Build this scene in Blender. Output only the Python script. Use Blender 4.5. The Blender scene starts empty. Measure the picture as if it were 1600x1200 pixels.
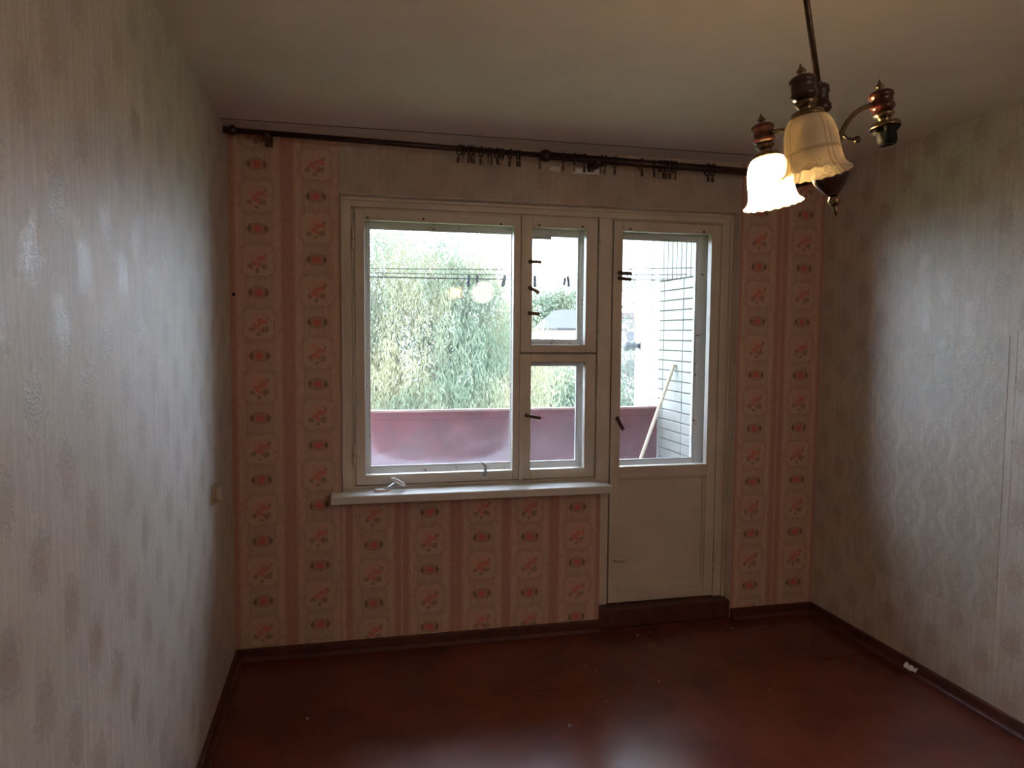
import bpy, bmesh, math, random
import numpy as np
from mathutils import Matrix, Vector

R = random.Random(7)
C = bpy.context.scene.collection
SC = bpy.context.scene

# ------------------------------------------------------------------ camera, sky, exposure
cam_d = bpy.data.cameras.new('camera')
cam_d.sensor_width = 36.0
cam_d.lens = 1143.6 / 1600.0 * 36.0
cam_d.clip_start = 0.02
cam_d.clip_end = 400
cam = bpy.data.objects.new('camera', cam_d)
C.objects.link(cam)
AX = [[0.97448, -0.22433, 0.00768], [0.22433, 0.97217, -0.06741], [0.00765, 0.06741, 0.99770]]
rx, fw, up = [Vector(a).normalized() for a in AX]
cam.matrix_world = Matrix(((rx.x, up.x, -fw.x, 0.511), (rx.y, up.y, -fw.y, -3.6166), (rx.z, up.z, -fw.z, 1.5705), (0, 0, 0, 1)))
SC.camera = cam

SKY = 11.5
w = bpy.data.worlds.new('overcast_sky')
SC.world = w
w.use_nodes = True
bg = w.node_tree.nodes['Background']
bg.inputs[0].default_value = (0.80, 0.93, 1.15, 1)
bg.inputs[1].default_value = SKY
LAMP = 820.0          # emission strength of the one lit bulb
FILL_GLOBE_S = 28.0       # emission strength of the fill globe added unseen behind the camera
SC.view_settings.view_transform = 'Standard'
SC.view_settings.look = 'None'
SC.view_settings.gamma = 1.0
SC.view_settings.use_curve_mapping = False
SC.view_settings.exposure = 0.0
SC.cycles.use_denoising = True
SC.cycles.max_bounces = 10
SC.cycles.diffuse_bounces = 5
SC.cycles.transparent_max_bounces = 24
SC.cycles.sample_clamp_indirect = 25.0
SC.cycles.caustics_reflective = False
SC.cycles.caustics_refractive = False

H, W, DEP = 2.5, 3.116, 5.3


# ------------------------------------------------------------------ node expressions
class X:
    """A socket with arithmetic, for writing procedural masks."""
    def __init__(s, nt, sock): s.nt, s.s = nt, sock
    def _m(s, op, *a):
        n = s.nt.nodes.new('ShaderNodeMath'); n.operation = op
        for i, v in enumerate((s,) + a):
            if isinstance(v, X): s.nt.links.new(v.s, n.inputs[i])
            else: n.inputs[i].default_value = v
        return X(s.nt, n.outputs[0])
    def __add__(s, o): return s._m('ADD', o)
    __radd__ = __add__
    def __sub__(s, o): return s._m('SUBTRACT', o)
    def __rsub__(s, o): return (s * -1.0) + o
    def __mul__(s, o): return s._m('MULTIPLY', o)
    __rmul__ = __mul__
    def __truediv__(s, o): return s._m('DIVIDE', o)
    def abs(s): return s._m('ABSOLUTE')
    def min(s, o): return s._m('MINIMUM', o)
    def max(s, o): return s._m('MAXIMUM', o)
    def sqrt(s): return s._m('SQRT')
    def floor(s): return s._m('FLOOR')
    def sin(s): return s._m('SINE')
    def wrap(s, h): return s._m('WRAP', h, -h)
    def mod(s, o): return s._m('FLOORED_MODULO', o)
    def ss(s, a, b):
        n = s.nt.nodes.new('ShaderNodeMapRange'); n.interpolation_type = 'SMOOTHSTEP'
        s.nt.links.new(s.s, n.inputs[0])
        if a < b: n.inputs[1].default_value, n.inputs[2].default_value, n.inputs[3].default_value, n.inputs[4].default_value = a, b, 0, 1
        else: n.inputs[1].default_value, n.inputs[2].default_value, n.inputs[3].default_value, n.inputs[4].default_value = b, a, 1, 0
        return X(s.nt, n.outputs[0])

def hyp(a, b): return (a * a + b * b).sqrt()

class Mat:
    def __init__(s, name):
        s.m = bpy.data.materials.new(name); s.m.use_nodes = True
        s.nt = s.m.node_tree
        s.b = s.nt.nodes['Principled BSDF']; s.out = s.nt.nodes['Material Output']
    def n(s, t, **k):
        n = s.nt.nodes.new(t)
        for a, v in k.items(): setattr(n, a, v)
        return n
    def pos(s):
        g = s.n('ShaderNodeNewGeometry'); return g.outputs['Position']
    def sep(s, sock):
        q = s.n('ShaderNodeSeparateXYZ'); s.nt.links.new(sock, q.inputs[0]); return [X(s.nt, q.outputs[i]) for i in range(3)]
    def comb(s, x, y, z):
        q = s.n('ShaderNodeCombineXYZ')
        for i, v in enumerate((x, y, z)):
            if isinstance(v, X): s.nt.links.new(v.s, q.inputs[i])
            else: q.inputs[i].default_value = v
        return q.outputs[0]
    def uv(s):
        return s.sep(s.n('ShaderNodeUVMap').outputs[0])[:2]
    def noise(s, vec, scale=5, detail=3, rough=.5, dist=0):
        q = s.n('ShaderNodeTexNoise'); s.nt.links.new(vec, q.inputs['Vector'])
        q.inputs['Scale'].default_value = scale; q.inputs['Detail'].default_value = detail
        q.inputs['Roughness'].default_value = rough; q.inputs['Distortion'].default_value = dist
        return X(s.nt, q.outputs['Fac'])
    def mix(s, f, a, b):
        q = s.n('ShaderNodeMix', data_type='RGBA')
        for v, i in ((f, 0), (a, 6), (b, 7)):
            if isinstance(v, X): s.nt.links.new(v.s, q.inputs[i])
            elif hasattr(v, 'is_output'): s.nt.links.new(v, q.inputs[i])
            elif isinstance(v, (int, float)): q.inputs[i].default_value = v
            else: q.inputs[i].default_value = (*v, 1)
        return q.outputs[2]
    def set(s, name, v):
        i = s.b.inputs[name]
        if isinstance(v, X): s.nt.links.new(v.s, i)
        elif hasattr(v, 'is_output'): s.nt.links.new(v, i)
        elif isinstance(v, tuple): i.default_value = (*v, 1)
        else: i.default_value = v
        return s
    def bump(s, h, strength=.3, dist=.002):
        q = s.n('ShaderNodeBump'); q.inputs['Strength'].default_value = strength; q.inputs['Distance'].default_value = dist
        s.nt.links.new(h.s, q.inputs['Height']); s.nt.links.new(q.outputs[0], s.b.inputs['Normal'])
        return s

def plain(name, col, rough=.5, metal=0.0, var=.12, scale=12, bump=.15, dist=.001):
    m = Mat(name); n = m.noise(m.pos(), scale, 5, .6)
    dark = tuple(c * (1 - var) for c in col); lite = tuple(min(1, c * (1 + var)) for c in col)
    m.set('Base Color', m.mix(n.ss(.3, .7), dark, lite)).set('Roughness', rough).set('Metallic', metal).set('Specular IOR Level', .15 if name == 'black_plastic' else .5)
    if bump: m.bump(m.noise(m.pos(), scale * 6, 3), bump, dist)
    return m.m

# ------------------------------------------------------------------ materials
def mat_paint():
    # yellowed oil paint of frames, door, sill: slightly dirty, a few chips
    m = Mat('oil_paint_cream'); p = m.pos()
    n = m.noise(p, 3, 5, .6); d = m.noise(p, 38, 4, .7)
    c = m.mix(n.ss(.3, .7), (.64, .56, .47), (.74, .66, .57))
    c = m.mix(d.ss(.66, .74) * .5, c, (.33, .25, .19))
    m.set('Base Color', c).set('Roughness', .38).bump(m.noise(p, 60, 3), .12, .001)
    return m.m
def mat_outer_paint():
    # the outward faces: pale paint with brown peeled spots
    m = Mat('oil_paint_weathered'); p = m.pos()
    d = m.noise(p, 16, 4, .65)
    c = m.mix(m.noise(p, 4, 3).ss(.3, .7), (.86, .89, .91), (.91, .93, .94))
    c = m.mix(d.ss(.62, .67), c, (.30, .17, .12))
    m.set('Base Color', c).set('Roughness', .45)
    return m.m
def mat_floral():
    # pink striped wallpaper with flower medallions; UV: u from the column's centre, v from a medallion's centre (metres)
    m = Mat('wallpaper_pink_medallions'); u, v0 = m.uv(); P = .295
    p = m.pos()
    v = v0.wrap(P / 2); v2 = (v0 + P / 2).wrap(P / 2)
    nz = m.noise(p, 45, 3, .6); fine = m.noise(p, 150, 2, .6)
    vert = m.noise(m.comb(m.sep(p)[0] * 160.0, 0.0, m.sep(p)[2] * 4.0), 1, 3, .6)
    base = m.mix(vert.ss(.3, .7), (.60, .405, .315), (.715, .505, .405))
    mot = m.noise(m.comb(m.sep(p)[0] * 1.0, 0.0, m.sep(p)[2] * .45), 75, 4, .7, .6)
    base = m.mix(mot.ss(.47, .62) * .45, base, (.44, .255, .195))
    # darker central ribbon and the lace stripe between columns
    rib = u.abs().ss(.085, .055) * .45
    base = m.mix(rib, base, (.47, .33, .245))
    lace = u.abs().ss(.098, .108) * u.abs().ss(.142, .128) * (fine.ss(.35, .6) * .5 + .45)
    base = m.mix(lace, base, (.47, .225, .18))
    thin = ((u.abs() - .098).abs().ss(.004, .001) + (u.abs() - .058).abs().ss(.003, .001)) * .4
    base = m.mix(thin, base, (.42, .25, .19))
    # medallion: quatrefoil
    q = hyp((u.abs() - .029).max(-.02), (v.abs() - .031).max(-.02)) - .041 + (nz - .5) * .01
    base = m.mix(q.ss(.006, -.006) * .6, base, (.64, .45, .345))
    ring = (q - .004).abs().ss(.007, .002) * fine.ss(.40, .58)
    base = m.mix(ring * .5, base, (.30, .17, .12))
    ring2 = (q - .016).abs().ss(.004, .0015) * .45
    base = m.mix(ring2 * .7, base, (.40, .24, .18))
    def blob(x, y, r): return (hyp(u - x, v - y) + (nz - .5) * .03).ss(r, r * .75)
    red = blob(.006, .010, .018).max(blob(-.014, -.008, .017)).max(blob(.028, .012, .014)).max(blob(.004, -.022, .011))
    pink = blob(-.012, .036, .018).max(blob(-.030, .012, .015)).max(blob(.020, .040, .012))
    leaf = blob(-.034, -.024, .014).max(blob(.024, -.024, .018)).max(blob(-.004, -.046, .011)).max(blob(.036, .028, .009)) * fine.ss(.38, .55)
    base = m.mix(pink * .65, base, (.68, .33, .25))
    base = m.mix(red * .85 * fine.ss(.2, .5), base, (.66, .20, .15))
    base = m.mix(leaf * .8, base, (.20, .12, .08))
    # small oval between medallions
    o = hyp(u, v2 * 1.75) + (nz - .5) * .02
    base = m.mix(o.ss(.046, .040) * .8, base, (.48, .28, .21))
    base = m.mix((o - .045).abs().ss(.006, .002) * .6, base, (.30, .18, .12))
    base = m.mix((hyp(u, v2 * 1.2) + (nz - .5) * .04).ss(.024, .015), base, (.66, .17, .14))
    base = m.mix(((u.abs() - .036).abs() + v2.abs() * .5).ss(.013, .006) * fine.ss(.35, .5), base, (.20, .12, .08))
    m.set('Base Color', base).set('Roughness', .62).set('Specular IOR Level', .3)
    m.bump(fine, .15, .001)
    return m.m
def mat_lattice(name, c0, c1, dark, pink, amt=.85, du=.135, dv=.262, ox=0.0, oz=0.0, dense=False, lo=.44):
    # cream damask wallpaper with staggered flower sprays; UV in metres
    m = Mat(name); u, v = m.uv(); p = m.pos()
    u = u + ox; v = v + oz
    i = (u / du).floor()
    odd = i.mod(2.0)
    lu = u.mod(du) - du / 2
    lv = (v + odd * (dv / 2)).wrap(dv / 2)
    q = m.comb(u, v, 0.0)
    n1 = m.noise(q, 62, 3, .65, .6); n2 = m.noise(q, 140, 2, .6)
    st = m.noise(m.comb(u * 62.0, v * 3.5, 3.0), 1, 3, .65)
    big = m.noise(q, 1.4, 3, .6)
    base = m.mix(st.ss(.36, .64), tuple(c * .95 for c in c0), c1)
    dam = m.noise(m.comb(u * 1.0, v * .45, 7.0), 75, 4, .7, .8)
    base = m.mix(dam.ss(.48, .60) * .5, base, tuple((a + b) / 2 for a, b in zip(dark, c0)))
    base = m.mix(big.ss(.35, .7) * .35, base, tuple(c * .82 for c in c0))
    e = hyp(lu * 1.30, lv * .95) + (n1 - .5) * .17 + (n2 - .5) * .05
    spray = e.ss(.068, .040) * (n2.ss(.40, .58) * .6 + .4)
    if dense:
        vine = (lu.abs() / (du / 2) + lv.abs() / (dv / 2) - 1.0).abs() * .06 + (n1 - .5) * .07
        spray = spray.max(vine.ss(.022, .008) * n2.ss(.38, .5))
    base = m.mix(spray * amt, base, dark)
    blo = (hyp(lu - .006, lv + .012) + (n1 - .5) * .05).ss(.026, .014)
    base = m.mix(blo * (amt * .7), base, pink)
    m.set('Base Color', base)
    m.set('Roughness', spray * -.14 + st * .14 + lo).set('Specular IOR Level', .9)
    m.bump(spray * .5 + st * .5 + n2 * .3, .4, .0015)
    return m.m
def mat_ceiling():
    m = Mat('whitewashed_ceiling'); p = m.pos(); n = m.noise(p, 2.2, 5, .6)
    m.set('Base Color', m.mix(n.ss(.3, .7), (.70, .625, .575), (.78, .705, .655))).set('Roughness', .9)
    m.bump(m.noise(p, 30, 4), .12, .003)
    return m.m
def mat_floor():
    m = Mat('oxide_red_floor_paint'); p = m.pos()
    n = m.noise(p, 2.5, 5, .65); s = m.noise(p, 26, 5, .7); t = m.noise(p, 70, 3, .6)
    c = m.mix(n.ss(.3, .7), (.100, .021, .013), (.150, .032, .019))
    c = m.mix(s.ss(.69, .75) * .35, c, (.24, .13, .09))
    c = m.mix(t.ss(.77, .80) * .5, c, (.45, .36, .30))
    m.set('Base Color', c).set('Roughness', n * .06 + s * .06 + .19).set('Specular IOR Level', .5)
    m.bump(m.noise(p, 2.6, 2) + t * .01, .10, .004)
    return m.m
def mat_glass(name, dirt_lo, dirt_hi, zlo, zhi, swirl):
    m = Mat(name); nt = m.nt; p = m.pos(); x, y, z = m.sep(p)
    tr = m.n('ShaderNodeBsdfTransparent'); tr.inputs[0].default_value = (.985, .992, .988, 1)
    gl = m.n('ShaderNodeBsdfGlossy'); gl.inputs['Roughness'].default_value = .02
    tl = m.n('ShaderNodeBsdfTranslucent'); tl.inputs[0].default_value = (.80, .80, .88, 1)
    df = m.n('ShaderNodeBsdfDiffuse'); df.inputs[0].default_value = (.7, .7, .72, 1)
    fr = m.n('ShaderNodeFresnel'); fr.inputs[0].default_value = 1.22
    low = z.ss(zhi, zlo)
    arc = m.noise(m.comb(x * 1.5 + z * 1.2, 0.0, z * 9.0 - x * 1.5), swirl, 4, .6, 1.5)
    cl = m.noise(p, 5, 4, .6)
    dirt = (low * (arc.ss(.40, .78) * .6 + cl.ss(.35, .75) * .2 + .2)) * (dirt_hi - dirt_lo) + dirt_lo
    if name == 'window_glass_outer':       # the big pane was wiped in a rounded sweep, its lower corners left dusty
        sx, sz = (x - 1.01) / .372, (z - 1.16) / .262
        sweep = (hyp(sx * sx, sz * sz).sqrt() + (cl - .5) * .10).ss(.93, 1.05) * z.ss(1.16, 1.08) * x.ss(1.42, 1.40)
        dirt = dirt + sweep * (cl * .08 + .035)
    mx0 = m.n('ShaderNodeMixShader'); mx0.inputs[0].default_value = .3
    nt.links.new(tl.outputs[0], mx0.inputs[1]); nt.links.new(df.outputs[0], mx0.inputs[2])
    mx1 = m.n('ShaderNodeMixShader'); nt.links.new(dirt.s, mx1.inputs[0])
    nt.links.new(tr.outputs[0], mx1.inputs[1]); nt.links.new(mx0.outputs[0], mx1.inputs[2])
    mx2 = m.n('ShaderNodeMixShader'); nt.links.new(fr.outputs[0], mx2.inputs[0])
    nt.links.new(mx1.outputs[0], mx2.inputs[1]); nt.links.new(gl.outputs[0], mx2.inputs[2])
    nt.links.new(mx2.outputs[0], m.out.inputs[0])
    return m.m
def mat_shade():
    # pressed frosted glass: engraved panel lines and a floral band (UV: u round the bell, v down it)
    m = Mat('frosted_lamp_glass'); nt = m.nt; u, v = m.uv(); p = m.pos()
    pu = (u * 4.0).mod(1.0) - .5
    lines = (pu.abs() - .44).abs().ss(.02, .006).max((v - .26).abs().ss(.012, .004)).max((v - .82).abs().ss(.012, .004))
    band = ((pu * .9 + .05) - (v - .5) * -1.0).abs().ss(.16, .08) * m.noise(p, 330, 2).ss(.46, .56) * v.ss(.3, .38) * v.ss(.8, .7)
    hgt = lines * -1.0 + band * 1.2
    bp = m.n('ShaderNodeBump'); bp.inputs['Strength'].default_value = .8; bp.inputs['Distance'].default_value = .0025
    nt.links.new(hgt.s, bp.inputs['Height'])
    tl = m.n('ShaderNodeBsdfTranslucent'); df = m.n('ShaderNodeBsdfDiffuse'); gl = m.n('ShaderNodeBsdfGlossy'); tr = m.n('ShaderNodeBsdfTransparent')
    col = m.mix((lines + band * 1.1) * .55, (.97, .92, .78), (.42, .32, .17))
    for b in (tl, df): nt.links.new(col, b.inputs[0])
    tr.inputs[0].default_value = (1, .93, .78, 1)
    gl.inputs['Roughness'].default_value = .22
    for b in (tl, df, gl): nt.links.new(bp.outputs[0], b.inputs['Normal'])
    def mx(f, a, b):
        q = m.n('ShaderNodeMixShader'); q.inputs[0].default_value = f
        nt.links.new(a.outputs[0], q.inputs[1]); nt.links.new(b.outputs[0], q.inputs[2]); return q
    s = mx(.08, mx(.38, mx(.45, tl, df), tr), gl)
    nt.links.new(s.outputs[0], m.out.inputs[0])
    return m.m
def mat_emit(name, col, st):
    m = Mat(name); e = m.n('ShaderNodeEmission'); e.inputs[0].default_value = (*col, 1); e.inputs[1].default_value = st
    m.nt.links.new(e.outputs[0], m.out.inputs[0]); return m.m
def mat_wood(name, a, b, rough=.3, sc=30):
    m = Mat(name); p = m.pos(); x, y, z = m.sep(p)
    n = m.noise(m.comb(x * 3.0, y * 3.0, z * .5), sc, 4, .6, 1.0)
    m.set('Base Color', m.mix(n.ss(.3, .7), a, b)).set('Roughness', rough); return m.m
def mat_leaf(name, cols):
    m = Mat(name); nt = m.nt
    g = m.n('ShaderNodeNewGeometry'); r = X(nt, g.outputs['Random Per Island'])
    n = m.noise(g.outputs['Position'], .55, 3, .6)
    c = m.mix(r, cols[0], cols[1]); c = m.mix(n.ss(.4, .62), c, cols[2])
    df = m.n('ShaderNodeBsdfDiffuse'); tl = m.n('ShaderNodeBsdfTranslucent'); mx = m.n('ShaderNodeMixShader')
    mx.inputs[0].default_value = .45
    nt.links.new(c, df.inputs[0]); nt.links.new(c, tl.inputs[0])
    nt.links.new(df.outputs[0], mx.inputs[1]); nt.links.new(tl.outputs[0], mx.inputs[2])
    nt.links.new(mx.outputs[0], m.out.inputs[0])
    return m.m

PAINT = mat_paint(); OPAINT = mat_outer_paint(); FLORAL = mat_floral()
CREAM = (.62, .54, .47); CREAM2 = (.71, .64, .57)
CREAM_L = mat_lattice('wallpaper_cream_left', (.53, .475, .42), (.61, .56, .505), (.345, .295, .25), (.46, .36, .32), lo=.46)
CREAM_R = mat_lattice('wallpaper_cream_right', CREAM, CREAM2, (.43, .35, .285), (.58, .42, .37), ox=.2675, oz=-1.919, lo=.40)
CREAM_P = mat_lattice('wallpaper_cream_trellis', (.60, .545, .46), (.68, .63, .54), (.40, .335, .275), (.48, .36, .30), amt=.5, du=.155, dv=.22, dense=True, lo=.42)
CREAM_T = mat_lattice('wallpaper_cream_faded', (.50, .42, .35), (.57, .48, .40), (.39, .30, .26), (.46, .35, .31), du=.13, dv=.262, ox=.122, oz=-2.35, lo=.6)
CEIL = mat_ceiling(); FLOOR = mat_floor()
SKIRT = plain('oxide_red_skirting_paint', (.085, .020, .014), .52, var=.25, scale=14)
PLASTER = plain('white_limewash', (.86, .86, .85), .9, var=.06, scale=5, dist=.004)
CONCRETE = plain('concrete_grey', (.42, .41, .40), .9, var=.15, scale=6, dist=.004)
REDMETAL = plain('oxide_red_sheet', (.125, .021, .025), .5, var=.22, scale=7)
REDRAIL = plain('oxide_red_rail_worn', (.30, .17, .15), .5, var=.2, scale=20)
TILE = plain('cream_glazed_tile', (.285, .282, .255), .4, var=.05, scale=3)
MORTAR = plain('grey_mortar', (.17, .16, .145), .95, var=.15, scale=40)
DARKWOOD = mat_wood('dark_stained_wood', (.024, .010, .008), (.045, .017, .012), .35)
REDWOOD = mat_wood('cherry_varnished_wood', (.045, .008, .005), (.085, .016, .009), .25)
POLEWOOD = mat_wood('bare_broom_wood', (.62, .50, .38), (.72, .60, .47), .6)
BRASS = plain('antique_brass', (.21, .15, .085), .27, 1.0, .25, 40, .1)
DARKMETAL = plain('dark_bronze', (.10, .065, .045), .35, .9, .25, 40, .1)
STEEL = plain('dull_steel', (.32, .31, .32), .4, .9, .2, 60, .1)
CHROME = plain('bare_aluminium', (.62, .62, .62), .32, .9, .1, 60, .1)
BLACKPL = plain('black_plastic', (.006, .006, .006), .6, 0, .2, 40, .1)
BEIGEPL = plain('beige_plastic', (.50, .40, .29), .4, 0, .08, 40, .05)
WHITEPL = plain('white_enamel', (.88, .90, .90), .3, 0, .05, 40, .05)
PAPER = plain('torn_paper', (.78, .78, .80), .8, 0, .15, 40, .3)
WIRE = plain('clothesline_wire', (.055, .05, .05), .6, 0, .1, 40, 0)
PEG = plain('grey_plastic_peg', (.040, .040, .055), .5, 0, .2, 30, 0)
BARK = plain('grey_bark', (.20, .165, .13), .9, 0, .3, 6, .3, .01)
GRASS = plain('mown_grass', (.16, .22, .07), .95, 0, .3, 1.5, .3, .05)
GLASS_IN = mat_glass('window_glass_inner', .005, .02, .9, 1.3, 2.0)
GLASS_OUT = mat_glass('window_glass_outer', .009, .10, .88, 1.22, 2.6)
GLASS_DOOR = mat_glass('door_glass_outer', .007, .05, .88, 1.15, 2.6)
SHADE = mat_shade()
BULB = mat_emit('lit_bulb_glow', (1.0, .77, .52), LAMP)
FILL_GLOBE = mat_emit('fill_globe_glow', (1.0, .80, .69), FILL_GLOBE_S)
BULB_OFF = plain('unlit_bulb_glass', (.75, .74, .70), .25, 0, .03, 40, 0)
WILLOW = mat_leaf('willow_leaves', ((.10, .145, .095), (.20, .235, .16), (.32, .30, .185)))
LEAF_B = mat_leaf('bush_leaves', ((.12, .175, .12), (.18, .225, .165), (.23, .25, .165)))
LEAF_C = mat_leaf('dry_twig_leaves', ((.13, .12, .11), (.19, .18, .15), (.15, .19, .14)))


# ------------------------------------------------------------------ mesh helpers
class MB:
    def __init__(s): s.bm = bmesh.new(); s.uvl = s.bm.loops.layers.uv.new('UVMap')
    def box(s, x0, x1, y0, y1, z0, z1, M=None):
        v = [s.bm.verts.new((M @ Vector((x, y, z))) if M else (x, y, z)) for x in (x0, x1) for y in (y0, y1) for z in (z0, z1)]
        for f in ((0, 1, 3, 2), (4, 6, 7, 5), (0, 4, 5, 1), (2, 3, 7, 6), (0, 2, 6, 4), (1, 5, 7, 3)):
            s.bm.faces.new([v[i] for i in f])
        return s
    def frame(s, x0, x1, z0, z1, gx0, gx1, gz0, gz1, y0, y1):
        # a rectangular frame in the XZ plane, four mitre-free members
        s.box(x0, gx0, y0, y1, z0, z1); s.box(gx1, x1, y0, y1, z0, z1)
        s.box(gx0, gx1, y0, y1, z0, gz0); s.box(gx0, gx1, y0, y1, gz1, z1)
        return s
    def lathe(s, prof, n=20, M=None, cap=True, rim=None):
        rings = []
        for k, (r, z) in enumerate(prof):
            ring = []
            for i in range(n):
                a = 2 * math.pi * i / n
                dr, dz = rim(k, a) if rim else (0, 0)
                p = Vector(((r + dr) * math.cos(a), (r + dr) * math.sin(a), z + dz))
                ring.append(s.bm.verts.new(M @ p if M else p))
            rings.append(ring)
        L = len(prof) - 1
        for k in range(L):
            for i in range(n):
                j = (i + 1) % n
                f = s.bm.faces.new((rings[k][i], rings[k][j], rings[k + 1][j], rings[k + 1][i]))
                f.smooth = True
                for lp, (uu, vv) in zip(f.loops, ((i / n, k / L), ((i + 1) / n, k / L), ((i + 1) / n, (k + 1) / L), (i / n, (k + 1) / L))):
                    lp[s.uvl].uv = (uu, vv)
        if cap:
            s.bm.faces.new(rings[0][::-1]); s.bm.faces.new(rings[-1])
        return s
    def tube(s, pts, r, n=8, cap=True):
        pts = [Vector(p) for p in pts]
        rr = r if isinstance(r, (list, tuple)) else [r] * len(pts)
        rings = []; ref = None
        for k, p in enumerate(pts):
            d = (pts[min(k + 1, len(pts) - 1)] - pts[max(k - 1, 0)]).normalized()
            if ref is None: ref = Vector((0, 0, 1)) if abs(d.z) < .9 else Vector((1, 0, 0))
            a = d.cross(ref).normalized(); b = a.cross(d).normalized(); ref = b
            rings.append([s.bm.verts.new(p + rr[k] * (math.cos(2 * math.pi * i / n) * a + math.sin(2 * math.pi * i / n) * b)) for i in range(n)])
        for k in range(len(pts) - 1):
            for i in range(n):
                j = (i + 1) % n
                f = s.bm.faces.new((rings[k][i], rings[k][j], rings[k + 1][j], rings[k + 1][i])); f.smooth = True
        if cap:
            s.bm.faces.new(rings[0][::-1]); s.bm.faces.new(rings[-1])
        return s
    def build(s, name, mat, parent=None, bevel=0, seg=2):
        bmesh.ops.recalc_face_normals(s.bm, faces=s.bm.faces)
        me = bpy.data.meshes.new(name); s.bm.to_mesh(me); s.bm.free()
        o = bpy.data.objects.new(name, me); me.materials.append(mat); C.objects.link(o)
        if parent: o.parent = parent
        if bevel:
            b = o.modifiers.new('bevel', 'BEVEL'); b.width = bevel; b.segments = seg; b.limit_method = 'ANGLE'
        return o

def empty(name, loc=(0, 0, 0)):
    o = bpy.data.objects.new(name, None); o.location = loc; o.empty_display_size = .05; C.objects.link(o); return o
def tag(o, label=None, cat=None, group=None, kind=None):
    if label: o['label'] = label
    if cat: o['category'] = cat
    if group: o['group'] = group
    if kind: o['kind'] = kind
    return o
def struct(o, label, cat): return tag(o, label, cat, None, 'structure')
def grid_mesh(name, quads, mat, parent=None):
    """quads: (4 world corners, 4 uvs) list, one mesh"""
    bm = bmesh.new(); uvl = bm.loops.layers.uv.new('UVMap')
    for co, uv in quads:
        f = bm.faces.new([bm.verts.new(c) for c in co])
        for lp, q in zip(f.loops, uv): lp[uvl].uv = q
    me = bpy.data.meshes.new(name); bm.to_mesh(me); bm.free()
    o = bpy.data.objects.new(name, me); me.materials.append(mat); C.objects.link(o)
    if parent: o.parent = parent
    return o

# ------------------------------------------------------------------ room shell
T = .34                                    # thickness of the outer wall
OX0, OX1, OZ1, DX0 = .498, 2.605, 2.238, 1.83     # opening: window left, door right, top, wall end beside the door
ZS = .757                                  # underside of sill
# far wall body
far = MB()
far.box(-.2, OX0, .004, T, -.25, 2.75).box(OX1, W + .2, .004, T, -.25, 2.75)
far.box(OX0, OX1, .004, T, OZ1, 2.75).box(OX0, DX0, .004, T, -.25, ZS).box(DX0, OX1, .004, T, -.25, -.012)
far = struct(far.build('wall_far', PLASTER), 'far wall with window and balcony door, papered in pink medallion wallpaper', 'wall')
# paper strips (one per printed column): x0, x1, centre, medallion height, z range
def strip(x0, x1, xc, zc, z0, z1, name='wallpaper_strip'):
    co = []; mb = MB()
    mb.box(x0, x1, 0, .0045, z0, z1)
    for f in mb.bm.faces:
        for lp in f.loops: lp[mb.uvl].uv = (lp.vert.co.x - xc, lp.vert.co.z - zc)
    return mb.build(name, FLORAL, far)
for a in ((0, .26, .128, 1.314, 0, H), (.26, OX0, .392, 1.474, 0, H), (OX0, .787, .650, .381, 0, ZS), (.787, 1.06, .927, .237, 0, ZS),
          (1.06, 1.32, 1.195, .390, 0, ZS), (1.32, 1.577, 1.447, .378, 0, ZS), (1.577, DX0, 1.705, .226, 0, ZS),
          (OX1, 2.858, 2.722, 1.210, 0, H), (2.858, W, 2.998, 1.209, 0, H)):
    strip(*a)
mb = MB(); mb.box(OX0, OX1, 0, .0045, OZ1, H)
for f in mb.bm.faces:
    for lp in f.loops: lp[mb.uvl].uv = (lp.vert.co.x, lp.vert.co.z)
tag(mb.build('wallpaper_strip', CREAM_T, far), 'faded cream wallpaper band above the window')
# reveals of the opening, painted
rv = MB(); rv.box(OX1 - .003, OX1 + .001, .004, .10, .095, OZ1).box(OX0, OX1, .004, .10, OZ1 - .003, OZ1 + .001)
tag(rv.build('reveal_lining', PAINT, far), 'cream painted window reveal')

# side walls, rear wall
def side_wall(name, x0, x1, face, mat, label):
    mb = MB(); mb.box(x0, x1, -DEP, .3, -.25, 2.75)
    for f in mb.bm.faces:
        for lp in f.loops: lp[mb.uvl].uv = (lp.vert.co.y, lp.vert.co.z)
    return struct(mb.build(name, mat), label, 'wall')
wl = side_wall('wall_left', -.2, 0, 0, CREAM_L, 'left wall in pale damask wallpaper lit by the window')
wr = side_wall('wall_right', W, W + .2, W, CREAM_R, 'right wall in cream wallpaper with brown flower sprays')
def sheet(y0, y1, z0, z1, mat, dx, label=None):
    mb = MB(); mb.box(W - dx, W + .001, y0, y1, z0, z1)
    for f in mb.bm.faces:
        for lp in f.loops: lp[mb.uvl].uv = (lp.vert.co.y, lp.vert.co.z)
    return tag(mb.build('wallpaper_sheet', mat, wr), label)
sheet(-.818, -.27, .398, 1.50, CREAM_P, .0012, 'wallpaper patch in a denser trellis pattern')
sheet(-1.20, -.819, .402, 1.58, CREAM_P, .0016, 'wallpaper patch in a denser trellis pattern')
sheet(-1.235, -1.203, .42, 1.6, CREAM_R, .0010)
mb = MB(); mb.box(-.2, W + .2, -DEP - .2, -DEP, -.25, 2.75)
for f in mb.bm.faces:
    for lp in f.loops: lp[mb.uvl].uv = (lp.vert.co.x, lp.vert.co.z)
struct(mb.build('wall_rear', CREAM_L), 'rear wall behind the camera in cream wallpaper', 'wall')
ceil = MB(); ceil.box(-.2, W + .2, -DEP - .2, .3, H, H + .2)
struct(ceil.build('ceiling', CEIL), 'whitewashed ceiling', 'ceiling')
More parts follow.
